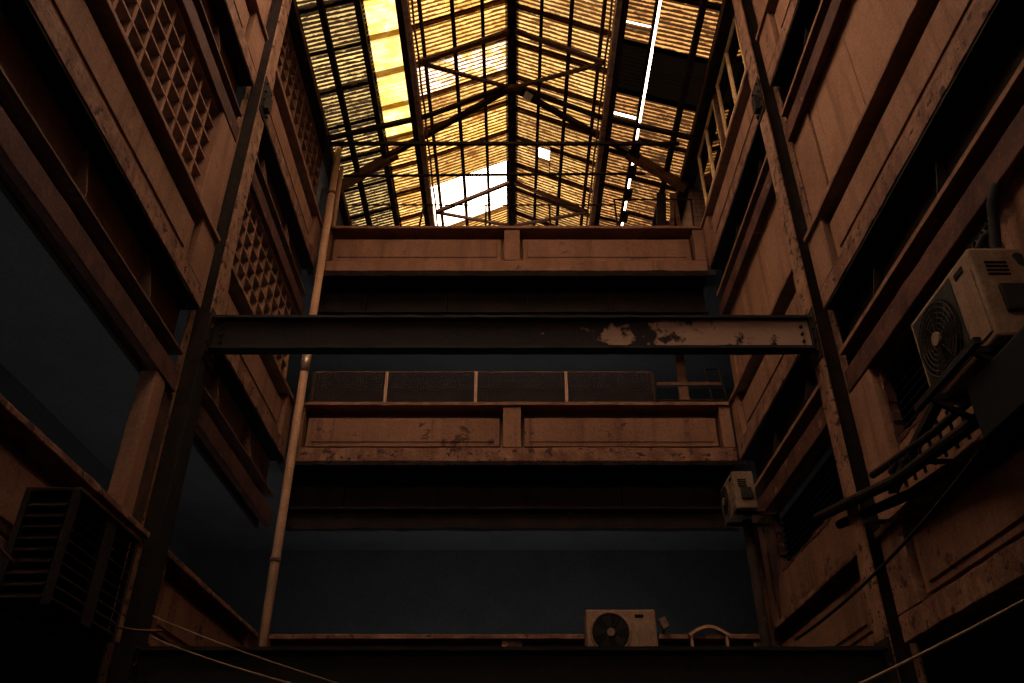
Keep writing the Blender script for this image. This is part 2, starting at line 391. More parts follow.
# ------------------------------------------------------------------ balcony fronts
def parapet(kind, k, sx=0, bay=None):
    z0, z1 = PB[k], PT[k]; h = z1-z0
    if kind == 'side':
        y0, y1 = BAYS[bay]; org = (sx*W, (y0+y1)/2, z0); L0, L1 = y0, y1
        P = lambda a, b, d0, d1, zz0, zz1, mb, r=0.: mb.box(sx*(W+d0), sx*(W+d1), a, b, zz0, zz1, r)
        where = '%s wall, %s bay' % (SD[sx], 'nearer' if bay == 'near' else 'farther')
        label = '%s concrete balcony front with sunken panel, %s' % (LV[k], where)
        spans = [(L0+.2, L1-.42)] if bay == 'near' else [(L0+.22, L1-.32)]
    else:
        org = (0, YB, z0); L0, L1 = -W+.01, W-.01
        P = lambda a, b, d0, d1, zz0, zz1, mb, r=0.: mb.box(a, b, YB+d0, YB+d1, zz0, zz1, r)
        label = {3: 'top end-gallery balcony front with two sunken panels under the roof', 2: 'middle end-gallery balcony front with two flaking panels below the mesh fence',
                 1: 'lowest end-gallery balcony front behind the standing condenser'}[k]
        spans = [(L0+.16, -.125), (.125, L1-.16)]
    t = thing('balcony_parapet', label, 'balcony parapet', org, group='balcony fronts round the atrium')
    mat = 'worn' if k == 1 else 'concrete'
    P(L0, L1, 0, .14 if kind == 'back' else .20, z0, z0+.20, m := MB(), .006); m.build('base_band', 'worn' if (k == 2 or kind == 'side') else mat, t, .008)
    P(L0, L1, -.035, .28 if kind == 'back' else .20, z1-.055, z1, m := MB(), .004); m.build('coping', mat, t, .008)
    m = MB(); prev = L0
    for a, b in spans:
        P(prev, a, 0, .28 if kind == 'back' else .20, z0+.205, z1-.055, m); prev = b
    P(prev, L1, 0, .28 if kind == 'back' else .20, z0+.205, z1-.055, m)
    m.each('post', mat, t, .008)
    for a, b in spans:
        D = .24 if kind == 'back' else .19
        m = MB(); P(a, b, D, D+.03, z0+.20, z1-.055, m)                                     # back of the deep recess
        f = .075 if kind == 'back' else .045
        P(a+.05, b-.05, f, D, z0+.25, z1-.20, m)                                           # broad moulded field standing in the recess
        i = .12 if kind == 'back' else .16
        P(a+i, b-i, f-.014, f, z0+.315, z1-.235, m)
        P(a, b, f+.03, D, z0+.205, z0+.222, m)
        m.build('sunken_panel', 'patchy' if (kind == 'back' and k == 2) or k == 1 else 'concrete', t, .006)
    return t
for k in (1, 2, 3):
    parapet('back', k)
    for sx in (-1, 1):
        for bay in ('near', 'far'): parapet('side', k, sx, bay)

# ------------------------------------------------------------------ steel girders under the balconies + lintels
def girder(k, sx=0, bay=None):
    zt = PB[k]-.002; zb = PB[k]-.54
    if sx:
        y0, y1 = BAYS[bay]; L0, L1 = y0, y1-.02; org = (sx*(W+.1), (L0+L1)/2, zb)
        P = lambda a, b, d0, d1, zz0, zz1, mb, r=0.: mb.box(sx*(W+d0), sx*(W+d1), a, b, zz0, zz1, r)
        label = 'rusty stiffened girder under the %s balcony, %s wall, %s bay' % (LV[k], SD[sx], 'nearer' if bay == 'near' else 'farther')
    else:
        L0, L1 = -W, W; org = (0, YB+.4, zb)
        P = lambda a, b, d0, d1, zz0, zz1, mb, r=0.: mb.box(a, b, YB+.3+d0, YB+.3+d1, zz0, zz1, r)
        label = 'shadowed girder beneath the %s balcony of the end gallery' % LV[k]
    t = thing('steel_girder', label, 'girder', org, group='girders under the balconies')
    P(L0, L1, .19, .21, zb+.02, zt-.02, m := MB()); web = m.build('web', 'girder' if sx < 0 else 'roofsteel', t)  # web colour carries light: left reads lit, right and end shaded
    P(L0, L1, .01, .27, zt-.02, zt, m := MB()); m.build('top_flange', 'darksteel', t)
    P(L0, L1, .05, .20, zb, zb+.022, m := MB(), .002); m.build('bottom_flange', 'girder' if sx else 'roofsteel', t)  # end gallery flange coloured black for the shade it hangs in
    if sx > 0: P(L0, L1, .04, .05, zb, zb+.042, m := MB(), .002); m.build('flange_lip', 'concrete', t)  # pale strip painting the lit edge of the flange
    y = L0+.75
    while y < L1-.3:
        m = MB()
        x0, x1 = (sx*(W+.055), sx*(W+.19)) if sx else (0, 0)
        if sx: m.add([(x0,y,zb+.022),(x1,y,zb+.022),(x1,y,zt-.02),(x1-sx*.03,y,zt-.02),(x0,y,zb+.08),
                      (x0,y+.015,zb+.022),(x1,y+.015,zb+.022),(x1,y+.015,zt-.02),(x1-sx*.03,y+.015,zt-.02),(x0,y+.015,zb+.08)],
                     [(0,1,2,3,4),(9,8,7,6,5),(0,5,6,1),(1,6,7,2),(2,7,8,3),(3,8,9,4),(4,9,5,0)])
        else: m.box(y, y+.015, YB+.36, YB+.49, zb+.022, zt-.02)
        m.build('stiffener', 'girder' if sx < 0 else 'roofsteel', web); y += 1.28  # same painted light and shade as the web
    return t
for k in (2, 3):
    girder(k)
    for sx in (-1, 1):
        for bay in ('near', 'far'): girder(k, sx, bay)
n_trim = 0
for k in (1, 2, 3):
    for sx in (-1, 1):
        for bay in ('near', 'far'):
            y0, y1 = BAYS[bay]; n_trim += 1
            if k > 1:
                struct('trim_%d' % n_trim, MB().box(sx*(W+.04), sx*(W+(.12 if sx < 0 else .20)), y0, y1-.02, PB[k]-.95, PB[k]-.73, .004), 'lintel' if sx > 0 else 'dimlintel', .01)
                n_trim += 1; struct('trim_%d' % n_trim, MB().box(sx*(W+.20), sx*(W+.24), y0, y1, PB[k]-.95, PB[k]-.545), 'roofsteel')  # black backing painting the shade in the gap above the lintel
for k in (2, 3):
    n_trim += 1
    struct('trim_%d' % n_trim, MB().box(-W, W, YB+.45, YB+.55, PB[k]-.79, PB[k]-.545, .01), 'lintel' if k == 3 else 'roofsteel', .01)  # middle one coloured black for the shade below the gallery

# ------------------------------------------------------------------ steel portal: two columns, two cross beams
def column(sx):
    t = thing('steel_column', 'tall blackened H-section steel column with scabby flanges on the %s side' % SD[sx], 'column', (sx*3.08, COLY, -H), group='steel portal')
    xi, xo = sx*2.975, sx*3.2
    top = 10.05
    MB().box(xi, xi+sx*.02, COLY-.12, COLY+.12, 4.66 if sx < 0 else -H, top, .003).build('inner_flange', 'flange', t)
    if sx < 0: MB().box(xi, xi+sx*.02, COLY-.12, COLY+.12, -H, 4.66, .003).build('inner_flange', 'darksteel', t)  # lower left flange coloured dark for the weaker light there
    MB().box(xo-sx*.02, xo, COLY-.12, COLY+.12, -H, top, .003).build('outer_flange', 'flange', t)
    MB().box(xi+sx*.02, xo-sx*.02, COLY-.012, COLY+.012, -H, top).build('web', 'roofsteel', t)
    for z in (7.55, 4.15, 1.0):                      # sawn-off knuckles and gusset plates at each storey
        gp = MB().box(xi-sx*.012, xi, COLY-.14, COLY+.14, z, z+.55).build('gusset_plate', 'roofsteel', t)
        if z > 7: MB().box(xi-sx*.07, xi-sx*.012, COLY-.05, COLY+.05, z+.1, z+.32).build('sawn_stub', 'roofsteel', gp)
        m = MB()
        for q in range(4):
            for e in (-.09, .09): m.disc((xi-sx*.02, COLY+e, z+.08+q*.13), .016, (1,0,0), .03, 8)
        m.each('bolt', 'roofsteel', gp)
for sx in (-1, 1): column(sx)
def cross_beam(zb, zt, label, name, wm='beam'):
    t = thing(name, label, 'beam', (0, COLY, zb), group='steel portal')
    L = 2.96
    MB().box(-L, L, COLY-.012, COLY+.012, zb+.03, zt-.03).build('web', wm, t)
    MB().box(-L, L, COLY-.065, COLY+.065, zt-.03, zt, .003).build('top_flange', 'darksteel', t)
    MB().box(-L, L, COLY-.065, COLY+.065, zb, zb+.03, .003).build('bottom_flange', 'darksteel', t)
    for sx in (-1, 1):
        ep = MB().box(sx*(L-.012), sx*L, COLY-.065, COLY+.065, zb+.03, zt-.03).build('end_plate', 'darksteel', t)
        m = MB()
        for q in range(3): m.disc((sx*(L-.09), COLY-.02, zb+.1+q*.085), .016, (0,1,0), .03, 8)
        m.each('bolt', 'darksteel', ep)
cross_beam(4.28, 4.665, 'scabby steel cross beam spanning mid-height between the two columns', 'steel_beam')
cross_beam(1.06, 1.49, 'black steel cross beam at the bottom spanning in front of the condenser', 'steel_beam', 'darksteel')

# ------------------------------------------------------------------ concrete lattice screens, left wall
def lattice(k, bay, z1):
    y0, y1 = BAYS[bay]; z0 = PT[k]; 
    y0, y1 = (y0+.2, 6.36) if bay == 'near' else (7.48, 10.18)
    xf, xb = -(W+.12), -(W+.30)
    label = {(2,'near'): 'concrete lattice screen over the middle left balcony, nearer bay', (2,'far'): 'concrete lattice screen over the middle left balcony, behind the column',
             (3,'near'): 'concrete lattice screen over the top left balcony, nearer bay', (3,'far'): 'concrete lattice screen over the top left balcony, beneath the eave'}[(k,bay)]
    t = thing('lattice_screen', label, 'lattice screen', (xf, (y0+y1)/2, z0), group='lattice screens on the left wall')
    m = MB(); ny = round((y1-y0)/.27); nz = round((z1-z0)/.235)
    for i in range(1, ny): 
        y = y0+(y1-y0)*i/ny; m.box(xf, xb, y-.022, y+.022, z0+.03, z1-.03)
    for j in range(1, nz):
        z = z0+(z1-z0)*j/nz; m.box(xf+.004, xb, y0+.03, y1-.03, z-.013, z+.013)
    m.build('lattice', 'concrete', t)
    m = MB(); m.box(xf+.02, xb, y0, y1, z0, z0+.035); m.box(xf+.02, xb, y0, y1, z1-.035, z1)
    m.box(xf+.02, xb, y0, y0+.05, z0+.035, z1-.035); m.box(xf+.02, xb, y1-.05, y1, z0+.035, z1-.035)
    m.build('frame', 'concrete', t, .006)
for k, z1 in ((2, PB[3]-.95), (3, 10.1)):
    for bay in ('near', 'far'): lattice(k, bay, z1)

# ------------------------------------------------------------------ windows on the top right storey
def casement(idx, y0, y1, z0, z1, opened):
    x = W+.03; m = MB()
    for a, b, c, d in ((y0, y1, z0, z0+.16), (y0, y1, z1-.05, z1), (y0, y0+.06, z0+.16, z1-.05), (y1-.06, y1, z0+.16, z1-.05)):
        m.box(x, x+.08, a, b, c, d)
    o = struct('window_%d' % idx, m, 'brownwood', .004)
    ym = (y0+y1)/2
    for a, b in ((y0+.06, ym), (ym, y1-.06)):
        f = MB(); r = .025; zl = z0+.16
        for p, q, c, d in ((a, b, zl, zl+r+.01), (a, b, z1-.05-r, z1-.05), (a, a+r, zl+r, z1-.05-r), (b-r, b, zl+r, z1-.05-r)):
            f.box(x-.012, x+.03, p, q, c, d)
        fo = f.build('sash', 'brass', o)
        MB().box(x+.01, x+.016, a+r, b-r, zl+r, z1-.05-r).build('pane', 'glass', fo)
casement(3, 7.34, 8.68, PT[3]+.0, 10.08, True)
casement(4, 8.82, 10.16, PT[3]+.0, 10.08, False)
struct('wall_window_post', MB().box(W+.1, W+.3, 8.68, 8.82, PT[3], 10.1), 'plaster', .006)

# ------------------------------------------------------------------ roof
ordn = ['first', 'second', 'third', 'fourth', 'fifth', 'sixth', 'seventh', 'eighth', 'ninth', 'tenth', 'eleventh', 'twelfth']
def sheet(sx, xa, xb, y0, y1, mat, label, group, lift):
    """one corrugated sheet; ribs run down the slope"""
    m = MB(); rows = []
    nx = max(2, int(abs(xb-xa)/.4)); ny = int((y1-y0)/.00925)
    for j in range(ny+1):
        y = y0+(y1-y0)*j/ny; row = []
        for i in range(nx+1):
            x = xa+(xb-xa)*i/nx
            row.append((sx*x, y, roof_z(x)+lift+.07+.019*math.sin(2*PI*(y-y0)/RIB)))
        rows.append(row)
    m.quadstrip(rows)
    o = m.build('roof_sheet', mat, smooth=True)
    # put the origin on the sheet's near edge so that ribs and dirt share one phase
    dy = o.location.y-(y0); 
    for v in o.data.vertices: v.co.y += dy
    o.location.y = y0
    return tag(o, label, 'roof sheet', group, 'thing')
strips = {  # side: [(strip, x from, x to, first edge, pitch, rows, material)]
    -1: [('outer', 3.2, 2.14, 6.70, .74, 9, 's_dim'), ('middle', 2.22, 1.52, 6.75, .69, 10, 's_bright'), ('ridge', 1.60, .02, 6.75, .69, 10, 's_gold')],
    1:  [('outer', 3.2, 2.155, 6.45, .93, 8, 's_brown'), ('middle', 2.11, 1.52, 6.45, .93, 9, 's_brown'), ('ridge', 1.60, .02, 6.85, .70, 10, 's_amber')]}
desc = {'s_dim': 'dark ribbed', 's_bright': 'bright yellow', 's_gold': 'golden ribbed', 's_brown': 'brown ribbed', 's_amber': 'amber ribbed', 's_black': 'blackened', 's_worn': 'white-bleached'}
for sx in (-1, 1):
    for si, (nm, xa, xb, e0, pt, rows, mat) in enumerate(strips[sx]):
        for r in range(rows):
            y0 = e0+r*pt; y1 = y0+pt+.1; mt = mat
            if sx == 1 and nm == 'middle':        # two narrow open joints in this strip
                y0, y1 = [(6.45,7.3), (7.2,7.985), (8.31,9.34), (8.025,8.42), (9.24,9.775), (9.83,10.7), (10.6,11.6), (11.5,12.5), (12.4,13.4)][r]
            if sx == -1 and nm == 'ridge' and r in (7, 8): continue                 # two sheets are gone: open sky
            if sx == -1 and nm == 'ridge' and r == 3: mt = 's_worn'
            if sx == 1 and nm != 'ridge' and r == 2: mt = 's_black'
            if sx == -1 and nm == 'middle' and r >= 5: mt = 's_gold'
            xx = xa
            place = {'outer': 'along the eave', 'middle': 'outside the long beam', 'ridge': 'beside the ridge'}[nm]
            label = '%s roof sheet %s, %s slope, %s row' % (desc[mt], place, SD[sx], ordn[r]+' nearest' if r else 'nearest')
            grp = 'roof sheets of the %s slope' % SD[sx]
            if sx == 1 and nm == 'ridge' and r == 6:      # a torn hole near the ridge: two narrower sheets leave a gap
                sheet(sx, 1.6, .70, y0, y1, mt, label+', lower piece', grp, .012*(r%2)+.02*si)
                sheet(sx, .50, .02, y0, y1, mt, label+', upper piece', grp, .012*(r%2)+.02*si)
                sheet(sx, .72, .48, y0+.36, y1, mt, label+', short patch', grp, .012*(r%2)+.02*si+.012)
                continue
            sheet(sx, xx, xb, y0, y1, mt, label, grp, .012*(r%2)+.02*si)

YR0, YR1 = 6.7, 14.2
def member(name, label, cat, mb, mat, group, bevel=0.):
    return tag(mb.build(name, mat, bevel=bevel), label, cat, group, 'thing')
for sx in (-1, 1):
    for x, w, h, lab, mat in ((.458, .055, .08, 'first purlin beside the ridge', 'roofsteel'), (.903, .06, .08, 'second purlin from the ridge', 'roofsteel'),
                              (1.366, .055, .07, 'thin lit purlin inside the timber beam', 'rod'), (2.69, .085, .1, 'lowest purlin next to the eave', 'roofsteel')):
        z = roof_z(x)-.02
        member('roof_purlin', 'slim %s, %s roof slope, running toward the gable' % (lab, SD[sx]), 'purlin', MB().box(sx*(x-w/2), sx*(x+w/2), YR0, YR1, z-h/2, z+h/2), mat, 'purlins of the roof')
    x = 2.2; z = roof_z(x)-.02
    if sx < 0: member('roof_purlin', 'dark purlin along the outer edge of the bright yellow sheets', 'purlin', MB().box(-2.25, -2.16, YR0, YR1, z-.05, z+.05), 'roofsteel', 'purlins of the roof')
    else:
        y = 10.15; i = 0
        while y < 12.6:
            member('cover_strip', 'dark strip bridging the open slit of the right roof slope, %s of the row' % ordn[i], 'cover strip',
                   MB().box(2.06, 2.20, y, y+.3, roof_z(2.13)-.06, roof_z(2.13)-.02), 'roofsteel', 'strips across the roof slit'); y += .6; i += 1
        member('roof_purlin', 'slim dark purlin along the inner edge of the open roof slit', 'purlin', MB().box(2.05, 2.09, YR0, YR1, roof_z(2.07)-.09, roof_z(2.07)-.01), 'roofsteel', 'purlins of the roof')
    # main longitudinal beam: steel channel with a weathered plank beside it
    zb = BREAK_Z-.08
    t = thing('roof_beam', 'heavy beam of dark channel and weathered plank under the %s roof slope' % SD[sx], 'beam', (sx*1.6, 10, zb-.16), group='long roof beams')
    m = MB(); m.box(sx*1.60, sx*1.68, YR0, YR1, zb-.10, zb+.06); m.build('channel', 'roofsteel', t)
    m = MB(); m.box(sx*1.50, sx*1.58, YR0, YR1, zb-.13, zb+.05, .006); m.build('plank', 'timber', t)
    m = MB(); y = YR0+.2
    while y < YR1-1.2:
        m.bar((sx*1.45, y, zb-.06), (sx*1.45, y+.55, zb+.05), .03, .03); m.bar((sx*1.45, y+.55, zb+.05), (sx*1.45, y+1.1, zb-.06), .03, .03); y += 1.1
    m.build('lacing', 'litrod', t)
    # eave gutter / wall plate
    t = thing('eave_gutter', 'dark eave plate along the foot of the %s roof slope' % SD[sx], 'gutter', (sx*3.1, 10, EAVE_Z-.2))
    wd = .18 if sx < 0 else .25
    MB().box(sx*(W+.12), sx*(W+.12-wd), 6.6, YR1, EAVE_Z-.06, EAVE_Z+.02).build('plate', 'roofsteel', t)
    MB().box(sx*(W+.12-wd), sx*(W+.105-wd), 6.6, YR1, EAVE_Z-.09, EAVE_Z+.05).build('lip', 'rod' if sx > 0 else 'girder', t)
t = thing('ridge_beam', 'twin dark ridge member running along the top of the roof', 'beam', (0, 10, RIDGE_Z-.15))
MB().box(-.07, -.02, YR0, YR1, RIDGE_Z-.12, RIDGE_Z+.04).build('channel', 'roofsteel', t)
MB().box(.02, .07, YR0, YR1, RIDGE_Z-.12, RIDGE_Z+.04).build('channel', 'roofsteel', t)
m = MB(); y = YR0+.3
while y < YR1: m.box(-.02, .02, y, y+.12, RIDGE_Z-.1, RIDGE_Z-.08); y += .6
m.each('batten', 'rod', t)
# ridge cap closes the top
m = MB(); m.add([(-.11, YR0, roof_z(.11)+.16), (0, YR0, RIDGE_Z+.18), (.11, YR0, roof_z(.11)+.16), (-.11, YR1, roof_z(.11)+.16), (0, YR1, RIDGE_Z+.18), (.11, YR1, roof_z(.11)+.16)], [(0,1,4,3), (1,2,5,4)])
o = m.build('ridge_cap', 'roofsteel', t)
o.modifiers.new('t', 'SOLIDIFY').thickness = .006

# trusses
def rods(name, label, cat, segs, mat, group):
    m = MB()
    for p, q, w, h in segs: m.bar(p, q, w, h)
    return member(name, label, cat, m, mat, group)
rz = RIDGE_Z-.10
for yy, lab, full in ((8.62, 'foremost', False), (9.72, 'second', True), (12.1, 'rearmost', False)):
    for sx in (-1, 1):
        xb = 1.42
        segs = [((sx*.06, yy, rz-.03), (sx*xb, yy, BREAK_Z-.12), .07, .06)]
        if full: segs.append(((sx*xb, yy, BREAK_Z-.12), (sx*3.0, yy, EAVE_Z-.10), .07, .07))
        rods('rafter', '%s rusty rafter from ridge to %s on the %s slope' % (lab, 'eave' if full else 'timber beam', SD[sx]), 'rafter', segs, 'rod' if yy != 9.72 else 'roofsteel', 'rafters of the roof')
        if full: continue
        y2 = {8.62: 9.72, 12.1: 13.35}[yy]
        pale = (yy == 12.1 and sx == 1)
        rods('roof_brace', '%s diagonal brace from the %s timber beam back to the ridge' % (lab, SD[sx]), 'brace',
             [((sx*1.42, yy, BREAK_Z-.14), (sx*.06, y2, rz-.06), .055, .05)], 'rod', 'diagonal braces of the roof')
for sx in (-1, 1):
    t = thing('roof_brace', 'heavy diagonal timber from the ridge node down to the %s eave' % SD[sx], 'brace', (sx*1.5, 10.4, 10.1), group='diagonal braces of the roof')
    MB().bar((sx*.05, 9.75, rz-.07), (sx*2.2, 10.50, 10.39), .08, .09).build('bar', 'roofsteel', t)
    MB().bar((sx*2.0, 10.47, 10.47), (sx*3.02, 10.82, 10.0), .10, .19).build('plank_end', 'brownwood', t)
t = thing('ridge_node', 'bolted gusset where the truss bars meet under the ridge', 'gusset', (0, 9.72, rz-.14))
MB().box(-.16, .16, 9.68, 9.76, rz-.13, rz-.02).build('plate', 'rod', t, .01)
m = MB()
for a in (-.1, 0, .1): m.disc((a, 9.675, rz-.075), .018, (0,1,0), .02, 8)
m.each('bolt', 'collar', t)
rods('tie_rod', 'straight dark tie rod across the roof below the ridge node', 'tie rod', [((-3.0, 9.86, 10.08), (2.75, 9.86, 10.08), .05, .055)], 'roofsteel', 'tie rods of the roof')
rods('tie_rod', 'thinner tie rod across the roof just above the railing', 'tie rod', [((-2.9, 10.62, 10.08), (2.3, 10.62, 10.14), .035, .035)], 'roofsteel', 'tie rods of the roof')
rods('pale_clamp', 'small pale clamp on the heavy brace right of the ridge node', 'clamp', [((.22, 9.76, 11.16), (.34, 9.80, 11.11), .12, .09)], 'plastic', None)  # added block painting a sun glint on the brace

# leaning props at the right end of the top gallery
for i, (xa, xb, w, mat, lab) in enumerate(((2.45, 2.62, .16, 'darksteel', 'broad dark prop at the right end of the top gallery'), (2.66, 2.80, .06, 'brownwood', 'thin brown prop right of the broad dark prop'), (2.90, 2.84, .06, 'brownwood', 'thin brown prop nearest the brick wall on the top gallery'))):
    m = MB(); m.bar((xa, 11.0, 8.1), (xb, 11.0, 10.02), w, .06, (0,1,0)); member('timber_prop', lab, 'prop', m, mat, 'props on the top gallery', .004)

# top gallery railing
t = thing('railing', 'thin black pipe railing standing on the top end-gallery balcony', 'railing', (0, YB+.08, PT[3]))
yy = YB+.08
MB().tube([(-3.0, yy, 9.30), (.62, yy, 9.30)], .014).build('top_rail', 'roofsteel', t)
MB().tube([(.62, yy, 9.30), (1.70, yy, 9.30)], .014).build('top_rail', 'roofsteel', t)
MB().tube([(1.70, yy, 9.42), (2.98, yy, 9.42)], .014).build('top_rail', 'roofsteel', t)
for x0, x1, z in ((-1.52, -1.46, 9.30), (-.43, -.43, 9.30), (.62, .62, 9.30), (1.72, 1.70, 9.43), (2.96, 2.98, 9.43)):
    MB().tube([(x0, yy, PT[3]-.01), (x1, yy, z)], .017).build('post', 'roofsteel', t)

# ------------------------------------------------------------------ mesh fence on the middle gallery
t = thing('mesh_fence', 'wire mesh fence panels between pale posts on the middle end-gallery balcony', 'fence', (-.5, YB+.08, PT[2]))
z0, z1 = PT[2], 6.10; yy = YB+.08
edges = [-2.86, -1.81, -.52, .78, 2.03]
for i in range(4):
    a, b = edges[i]+.03, edges[i+1]-.03
    m = MB(); n = int((b-a)/.038)
    for q in range(n+1): x = a+(b-a)*q/n; m.box(x-.004, x+.004, yy, yy+.010, z0+.01, z1)
    n = 15
    for q in range(n): z = z0+.02+(z1-z0-.02)*q/n; m.box(a, b, yy+.002, yy+.008, z-.004, z+.004)
    m.build('mesh_panel', 'wire', t)
    MB().box(a-.02, b+.02, yy-.004, yy+.014, z1-.012, z1+.008).build('top_bar', 'girder', t)
for i, x in enumerate(edges): MB().box(x-.022, x+.022, yy-.012, yy+.02, z0, z1).build('post', 'pipe' if 0 < i < 4 else 'wire', t)
t = thing('handrail', 'bent pipe handrail at the right end of the middle end-gallery balcony', 'railing', (2.6, YB+.03, PT[2]))
MB().box(2.08, 3.02, YB+.04, YB+.08, 5.86, 5.91).build('mid_rail', 'girder', t)
MB().tube([(2.86, YB+.06, PT[2]), (2.80, YB+.06, 6.12), (2.98, YB+.03, 6.12), (3.03, YB-.02, 5.62), (3.0, YB+.03, PT[2])], .016).build('bent_pipe', 'darksteel', t)
MB().tube([(2.10, YB+.06, 5.62), (3.0, YB+.06, 5.62)], .014).build('lower_rail', 'wire', t)
m = MB().box(2.66, 2.80, YB+1.2, YB+1.3, PT[2]-.7, PB[3]-.6); member('door_jamb', 'lit upright post behind the bent handrail on the middle end gallery', 'post', m, 'concrete', None)

# ------------------------------------------------------------------ drain pipes
t = thing('drain_pipe', 'long brown drain pipe rising along the left corner of the atrium', 'pipe', (-2.93, 10.2, -H))
segs = [(-H, 5.95), (5.95, 10.38)]
MB().tube([(-2.93, 10.18, -H), (-2.93, 10.18, 10.36)], .058, 16).build('pipe', 'pipe', t, smooth=True)
MB().tube([(-2.93, 10.18, 5.92), (-2.93, 10.18, 6.24)], .068, 16).build('metal_collar', 'collar', t, smooth=True)
for z in (3.2, 9.25, 10.3): MB().tube([(-2.93, 10.18, z), (-2.93, 10.18, z+.05)], .07, 16).build('collar', 'girder', t, smooth=True)
t = thing('vent_pipe', 'short thinner pipe beside the top of the drain pipe', 'pipe', (-2.84, 10.28, PT[3]-.8))
MB().tube([(-2.86, 10.3, PT[3]-.1), (-2.86, 10.3, 9.95)], .035, 12).build('pipe', 'pipe', t, smooth=True)

# ------------------------------------------------------------------ condensers
def condenser(label, loc, rz, w, d, h, case, legs=True, square=False):
    """front looks along local -y; base centre at the origin"""
    t = thing('air_conditioner', label, 'air conditioner', loc, rz, 'air conditioner outdoor units')
    MB().box(-w/2, w/2, -d/2, d/2, 0, h).build('casing', case, t, .018, local=True)
    r = min(h*.42, w*.30); cx = -w/2+r+w*.07; cz = h*.5; y = -d/2
    MB().disc((cx, y-.004, cz), r, (0,1,0), .012, 40).build('fan_opening', 'hole', t, local=True)
    m = MB()
    for i in range(5):
        a0 = 2*PI*i/5
        pts = [(cx+math.cos(a0+da)*rr, y-.012-tw, cz+math.sin(a0+da)*rr) for da, rr, tw in ((0,.05,0),(.25,r*.9,.004),(.85,r*.88,.0),(.5,.05,0))]
        m.add(pts+[(p[0], p[1]-.004, p[2]) for p in pts], [(0,1,2,3),(7,6,5,4),(0,4,5,1),(1,5,6,2),(2,6,7,3),(3,7,4,0)])
    m.each('fan_blade', 'acdark', t, local=True)
    m = MB()
    for q in range(1, 8): m.ring((cx, y-.028, cz), r*q/7.5, .0035, (0,1,0))
    for q in range(12):
        a = 2*PI*q/12; m.bar((cx+math.cos(a)*.05, y-.03, cz+math.sin(a)*.05), (cx+math.cos(a)*r, y-.022, cz+math.sin(a)*r), .006, .006)
    fg = m.build('fan_grille', 'fin' if square else 'acdark', t, local=True)
    if square: MB().box(cx-r*1.08, cx+r*1.08, y-.006, y+.002, cz-r*1.1, cz+r*1.1).build('grille_panel', 'acdark', t, .004, local=True)
    else: MB().ring((cx, y-.01, cz), r*1.02, .014, (0,1,0)).build('fan_rim', case, t, local=True)
    MB().disc((cx, y-.034, cz), .045, (0,1,0), .02, 20).build('hub', case, fg, local=True)
    px = cx+r+w*.05
    m = MB(); m.box(px, w/2-.03, y-.008, y, .05, h-.14); sp_ = m.build('service_panel', case, t, .004, local=True)
    m = MB(); m.box(px+.03, px+.13, y-.006, y+.002, h-.095, h-.06); m.build('badge', 'hole', sp_, local=True)
    m = MB()
    for q in range(4): m.box(w/2-.001, w/2+.006, -d*.28, d*.12, h-.12-q*.028, h-.107-q*.028)
    m.build('side_vent', 'hole', t, local=True)
    m = MB().box(w/2-.002, w/2+.03, -d*.2, d*.3, h*.25, h*.55); m.build('valve_cover', 'acdark', t, .008, local=True)
    if legs:
        m = MB()
        for a in (-w*.32, w*.32): m.box(a-.03, a+.03, -d/2-.02, d/2+.02, -.05, 0)
        m.each('foot', 'darksteel', t, local=True)
    return t
# front of the right-hand unit looks into the atrium (-x)
ac = condenser('large yellowed air conditioner unit bracketed on the right wall beside the broken window', (2.86, 4.31, 2.50), -PI/2, .84, .32, .62, 'ac', False, True)
condenser('pale air conditioner unit standing at the bottom before the lowest end-gallery balcony', (1.27, 10.10, 2.04), 0, .82, .30, .53, 'ac')
condenser('small air conditioner unit hung below the middle end gallery by the right corner', (2.80, 9.75, 3.62), -PI/2, .62, .26, .48, 'acdim', False)
# support frame for the right unit
t = thing('wall_bracket', 'black steel bracket frame carrying the large yellowed unit', 'bracket', (2.85, 4.3, 2.3))
for y in (4.02, 4.58):
    m = MB(); m.box(2.58, XW, y-.02, y+.02, 2.46, 2.50); m.bar((2.62, y, 2.46), (XW, y, 2.12), .03, .03); m.build('arm', 'darksteel', t)
MB().box(2.56, 2.60, 3.9, 4.72, 2.455, 2.495).build('front_bar', 'darksteel', t)
t = thing('wall_bracket', 'dark bracket shelf carrying the bottom pale unit', 'bracket', (1.27, 10.2, 1.9))
for x in (.98, 1.56):
    m = MB(); m.box(x-.02, x+.02, 9.92, YB, 1.95, 1.99); m.bar((x, 9.95, 1.95), (x, YB, 1.70), .03, .03); m.build('arm', 'darksteel', t)
t = thing('wall_bracket', 'dark arms carrying the small unit by the right corner', 'bracket', (2.9, 9.75, 3.5))
for y in (9.55, 9.95):
    m = MB(); m.box(2.66, XW-.006, y-.015, y+.015, 3.58, 3.62); m.build('arm', 'roofsteel', t)

